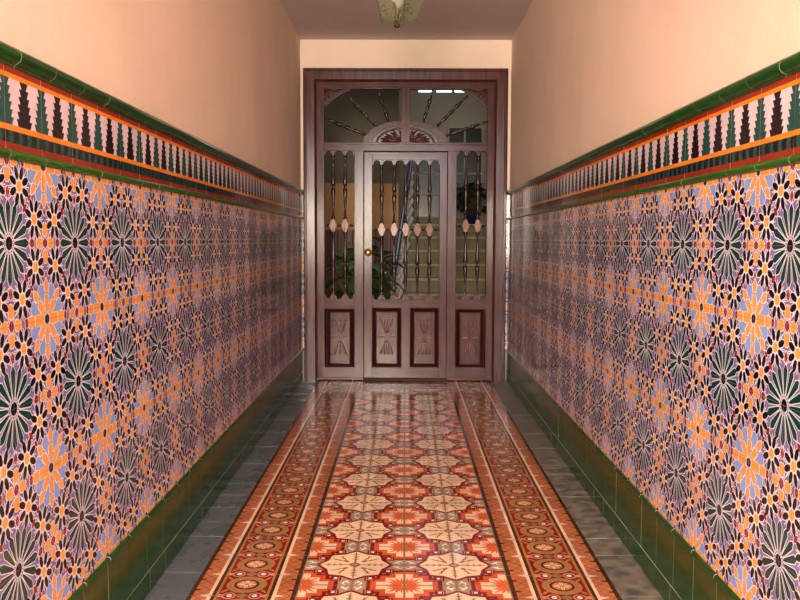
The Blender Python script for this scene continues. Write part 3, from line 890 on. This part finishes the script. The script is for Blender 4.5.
# plants
LEAFG = mat('leaf_green', (58,104,38), rough=.4, rgb2=(34,72,26), vscale=6, coat=.2)
LEAFD = mat('dark_leaf_green', (30,52,24), rough=.45, rgb2=(20,36,16), vscale=6)
STEMM = mat('plant_stem', (82,74,40), rough=.7)
TERRA = mat('terracotta_pot', (150,84,54), rough=.7, var=.12)
BLUEP = mat('blue_glazed_pot', (34,40,92), rough=.25)
SOIL = mat('potting_soil', (40,28,20), rough=.95)
def plant(loc, h0, h1, rad, n, ln, leafm, potm, pr, ph, label, seed, cat='plant'):
    rnd = random.Random(seed)
    r = empty('potted_plant', loc); tag(r, label, cat); lx_, ly, lz = loc
    bpy.context.view_layer.update()
    mb = MB(); mb.lathe([(pr*.7, 0), (pr*.95, .8), (pr*1.08, .82), (pr*1.08, 1), (pr*.92, 1), (pr*.88, .9)], (0, 0, 0), (0, 0, ph), potm, 24)
    mb.build('pot', r)
    mb = MB(); mb.lathe([(pr*.86, 0), (pr*.86, 1)], (0, 0, ph*.85), (0, 0, ph*.91), SOIL, 20); mb.build('soil', r)
    ms, ml = MB(), MB()
    for i in range(n):
        a = rnd.uniform(0, 2*PI); f = rnd.uniform(.15, 1)
        top = Vector((math.cos(a)*rad*f, math.sin(a)*rad*f*.8, h0+(h1-h0)*rnd.uniform(0, 1)*(1-.35*f)))
        b0 = Vector((math.cos(a)*pr*.3, math.sin(a)*pr*.3, ph*.9))
        mid = (b0+top)/2+Vector((0, 0, .1*h1))
        pts = [b0*(1-t_)**2+mid*2*t_*(1-t_)+top*t_*t_ for t_ in (0, .25, .5, .75, 1)]
        ms.tube(pts, .005, STEMM, 5)
        # a pointed leaf, bent over
        d = Vector((math.cos(a+rnd.uniform(-.9, .9)), math.sin(a+rnd.uniform(-.9, .9)), rnd.uniform(-.5, .5))).normalized()
        sd = d.cross(Vector((0, 0, 1))).normalized(); nm_ = sd.cross(d)
        L_ = ln*rnd.uniform(.75, 1.25)
        rows = []
        for t_, w in ((0, .02), (.15, .19), (.35, .27), (.6, .22), (.85, .09), (1, 0.005)):
            c = top+d*(L_*t_)-Vector((0, 0, 1))*L_*.35*t_*t_
            rows.append((c-sd*w*L_+nm_*.04*L_, c, c+sd*w*L_+nm_*.04*L_))
        for q0, q1 in zip(rows[:-1], rows[1:]):
            ml.face([q0[0], q0[1], q1[1], q1[0]], leafm, True); ml.face([q0[1], q0[2], q1[2], q1[1]], leafm, True)
    ms.build('stem', r); ml.build('foliage', r)
    return r
plant((-.44, 8.5, 0), .55, 1.40, .30, 120, .21, LEAFG, TERRA, .2, .36, 'leafy green potted plant standing behind the left of the door', 4)
plant((PX(471, 12.2), 12.2, NS*RISE), .22, .72, .26, 90, .17, LEAFD, BLUEP, .10, .17, 'dark leafy plant in a blue pot at the top of the stairs', 9)

# ------------------------------------------------------------------ lantern
LY = 4.0
lxw, lzb = inv(397.2, 27, LY)
GLASS = bpy.data.materials.new('lantern_glass'); GLASS.use_nodes = True
_n = GLASS.node_tree; _p = _n.nodes['Principled BSDF']; _p.inputs['Base Color'].default_value = lin((206,214,190)); _p.inputs['Roughness'].default_value = .12
_t = _n.nodes.new('ShaderNodeBsdfTransparent'); _t.inputs[0].default_value = (.90, .94, .88, 1)
_m = _n.nodes.new('ShaderNodeMixShader'); _m.inputs[0].default_value = .035
_n.links.new(_t.outputs[0], _m.inputs[1]); _n.links.new(_p.outputs[0], _m.inputs[2]); _n.links.new(_m.outputs[0], _n.nodes['Material Output'].inputs[0])
BULB = mat('lamp_bulb', (196,186,166), rough=.15, trans=.35, ior=1.2)
ln = empty('pendant_lantern', (lxw, LY, lzb)); bpy.context.view_layer.update()
tag(ln, 'faceted glass lantern with brass scrolls hanging from the ceiling', 'lamp')
C0 = Vector((lxw, LY, lzb))
NSD = 5; A0 = math.radians(-72)
px = LY/F
lv = [(.012, .012), (18.5*px, .030), (31*px, .21), (31*px, .34), (13*px, .43)]   # (radius, height)
def pt(k, a): return Vector((lv[k][0]*math.cos(a), lv[k][0]*math.sin(a), lv[k][1]))
for i in range(NSD):
    a, b = A0+i*2*PI/NSD, A0+(i+1)*2*PI/NSD
    mb = MB()
    for k in range(0, 4):
        q = [pt(k, a), pt(k, b), pt(k+1, b), pt(k+1, a)]
        n = (q[1]-q[0]).cross(q[3]-q[0]).normalized()*.003
        bm = bmesh.new(); A_ = [bm.verts.new(p) for p in q]; B_ = [bm.verts.new(p-n) for p in q]
        bm.faces.new(A_); bm.faces.new(B_[::-1])
        for j in range(4): bm.faces.new((A_[j], B_[j], B_[(j+1) % 4], A_[(j+1) % 4]))
        mb.bm(bm, GLASS)
    mb.build('glass_pane', ln)
mb = MB()
for i in range(NSD):
    a = A0+i*2*PI/NSD
    mb.tube([pt(k, a)*1.0 for k in range(1, 5)], .0028, mat('lantern_came', (96,104,84), rough=.4, metal=.6) if i == 0 else mb.mats[0], 6)
mb.build('lead_came', ln)
mb = MB(); mb.lathe([(.004, 0), (.014, .2), (.017, .5), (.012, .8), (.006, 1)], (0, 0, -.004), (0, 0, .016), POST, 16); mb.build('finial', ln)
for i in range(6):
    a = i*PI/3+.3
    mb = MB(); q = []
    for j in range(22):
        t_ = j/21
        if t_ < .5: r_, z_ = .015+.07*t_*2*(.4+.6*t_*2), .02+.075*math.sin(t_*2*PI/2)
        else:
            w = (t_-.5)*2*1.5*PI; rr = .018*(1-.6*(t_-.5)*2); r_, z_ = .085+rr*math.sin(w)*1.0, .095-.018+rr*math.cos(w)
        q.append((.8*r_*math.cos(a), .8*r_*math.sin(a), z_))
    mb.tube(q, .0032, ANTIQ, 6); mb.build('scroll', ln)
mb = MB(); mb.lathe([(.004, 0), (.018, .06), (.029, .22), (.032, .4), (.026, .6), (.016, .8), (.013, 1)], (0, 0, .085), (0, 0, .20), BULB, 20); mb.build('bulb', ln)
mb = MB(); mb.lathe([(.014, 0), (.016, .1), (.016, .9), (.03, 1)], (0, 0, .2), (0, 0, .43), BRASS, 14); mb.build('lamp_holder', ln)
mb = MB(); mb.lathe([(13*px+.006, 0), (13*px+.004, .2), (.03, .7), (.012, 1)], (0, 0, .428), (0, 0, .50), ANTIQ, 18); mb.build('lantern_cap', ln)
mb = MB(); top = HCEIL-lzb; z = .49; i = 0
while z < top-.05:
    ang = PI/2*(i % 2)
    mb.tube([(.009*math.cos(w)*math.cos(ang), .009*math.cos(w)*math.sin(ang), z+.018+.018*math.sin(w)) for w in [2*PI*q/12 for q in range(13)]], .0025, ANTIQ, 5)
    z += .030; i += 1
mb.build('chain', ln)
mb = MB(); mb.lathe([(.012, 0), (.03, .3), (.055, .8), (.055, 1)], (0, 0, top-.06), (0, 0, top), ANTIQ, 20); mb.build('ceiling_rose', ln)

# ------------------------------------------------------------------ light
def area_light(name, loc, rot, sx, sy_, power, rgb, spread=180):
    l = bpy.data.lights.new(name, 'AREA'); l.shape = 'RECTANGLE'; l.size = sx; l.size_y = sy_; l.energy = power; l.color = rgb
    l.spread = math.radians(spread)
    o = bpy.data.objects.new(name, l); col.objects.link(o); o.location = loc; o.rotation_euler = rot; return o
# daylight at the open street entrance behind the photographer: sunlit street, and the sky above it
area_light('street_daylight', (-.5, YB-.5, 1.9), (PI/2, 0, math.radians(-5)), 1.2, 1.8, 780, (1.0, .86, .69))
area_light('entrance_skylight', (0, YB-1.6, 3.6), (math.radians(46), 0, 0), 2.4, 1.8, 700, (.72, .82, 1.0), 120)
# daylight from above in the stairwell
area_light('stairwell_daylight', (.6, 11.2, HH-.05), (0, 0, 0), 1.2, 2.0, 16, (.92, .94, 1.0))
area_light('hall_fill', (-1.2, 8.9, HH-.6), (0, 0, 0), .35, .35, 14, (1.0, .84, .66))  # added fill to brighten the front of the hall, no fitting modelled
w = bpy.data.worlds.new('world'); scene.world = w; w.use_nodes = True
w.node_tree.nodes['Background'].inputs[0].default_value = (.62, .70, .9, 1); w.node_tree.nodes['Background'].inputs[1].default_value = .6

scene.view_settings.view_transform = 'Standard'; scene.view_settings.look = 'None'
scene.view_settings.exposure = 0.0; scene.view_settings.gamma = 1; scene.view_settings.use_curve_mapping = False
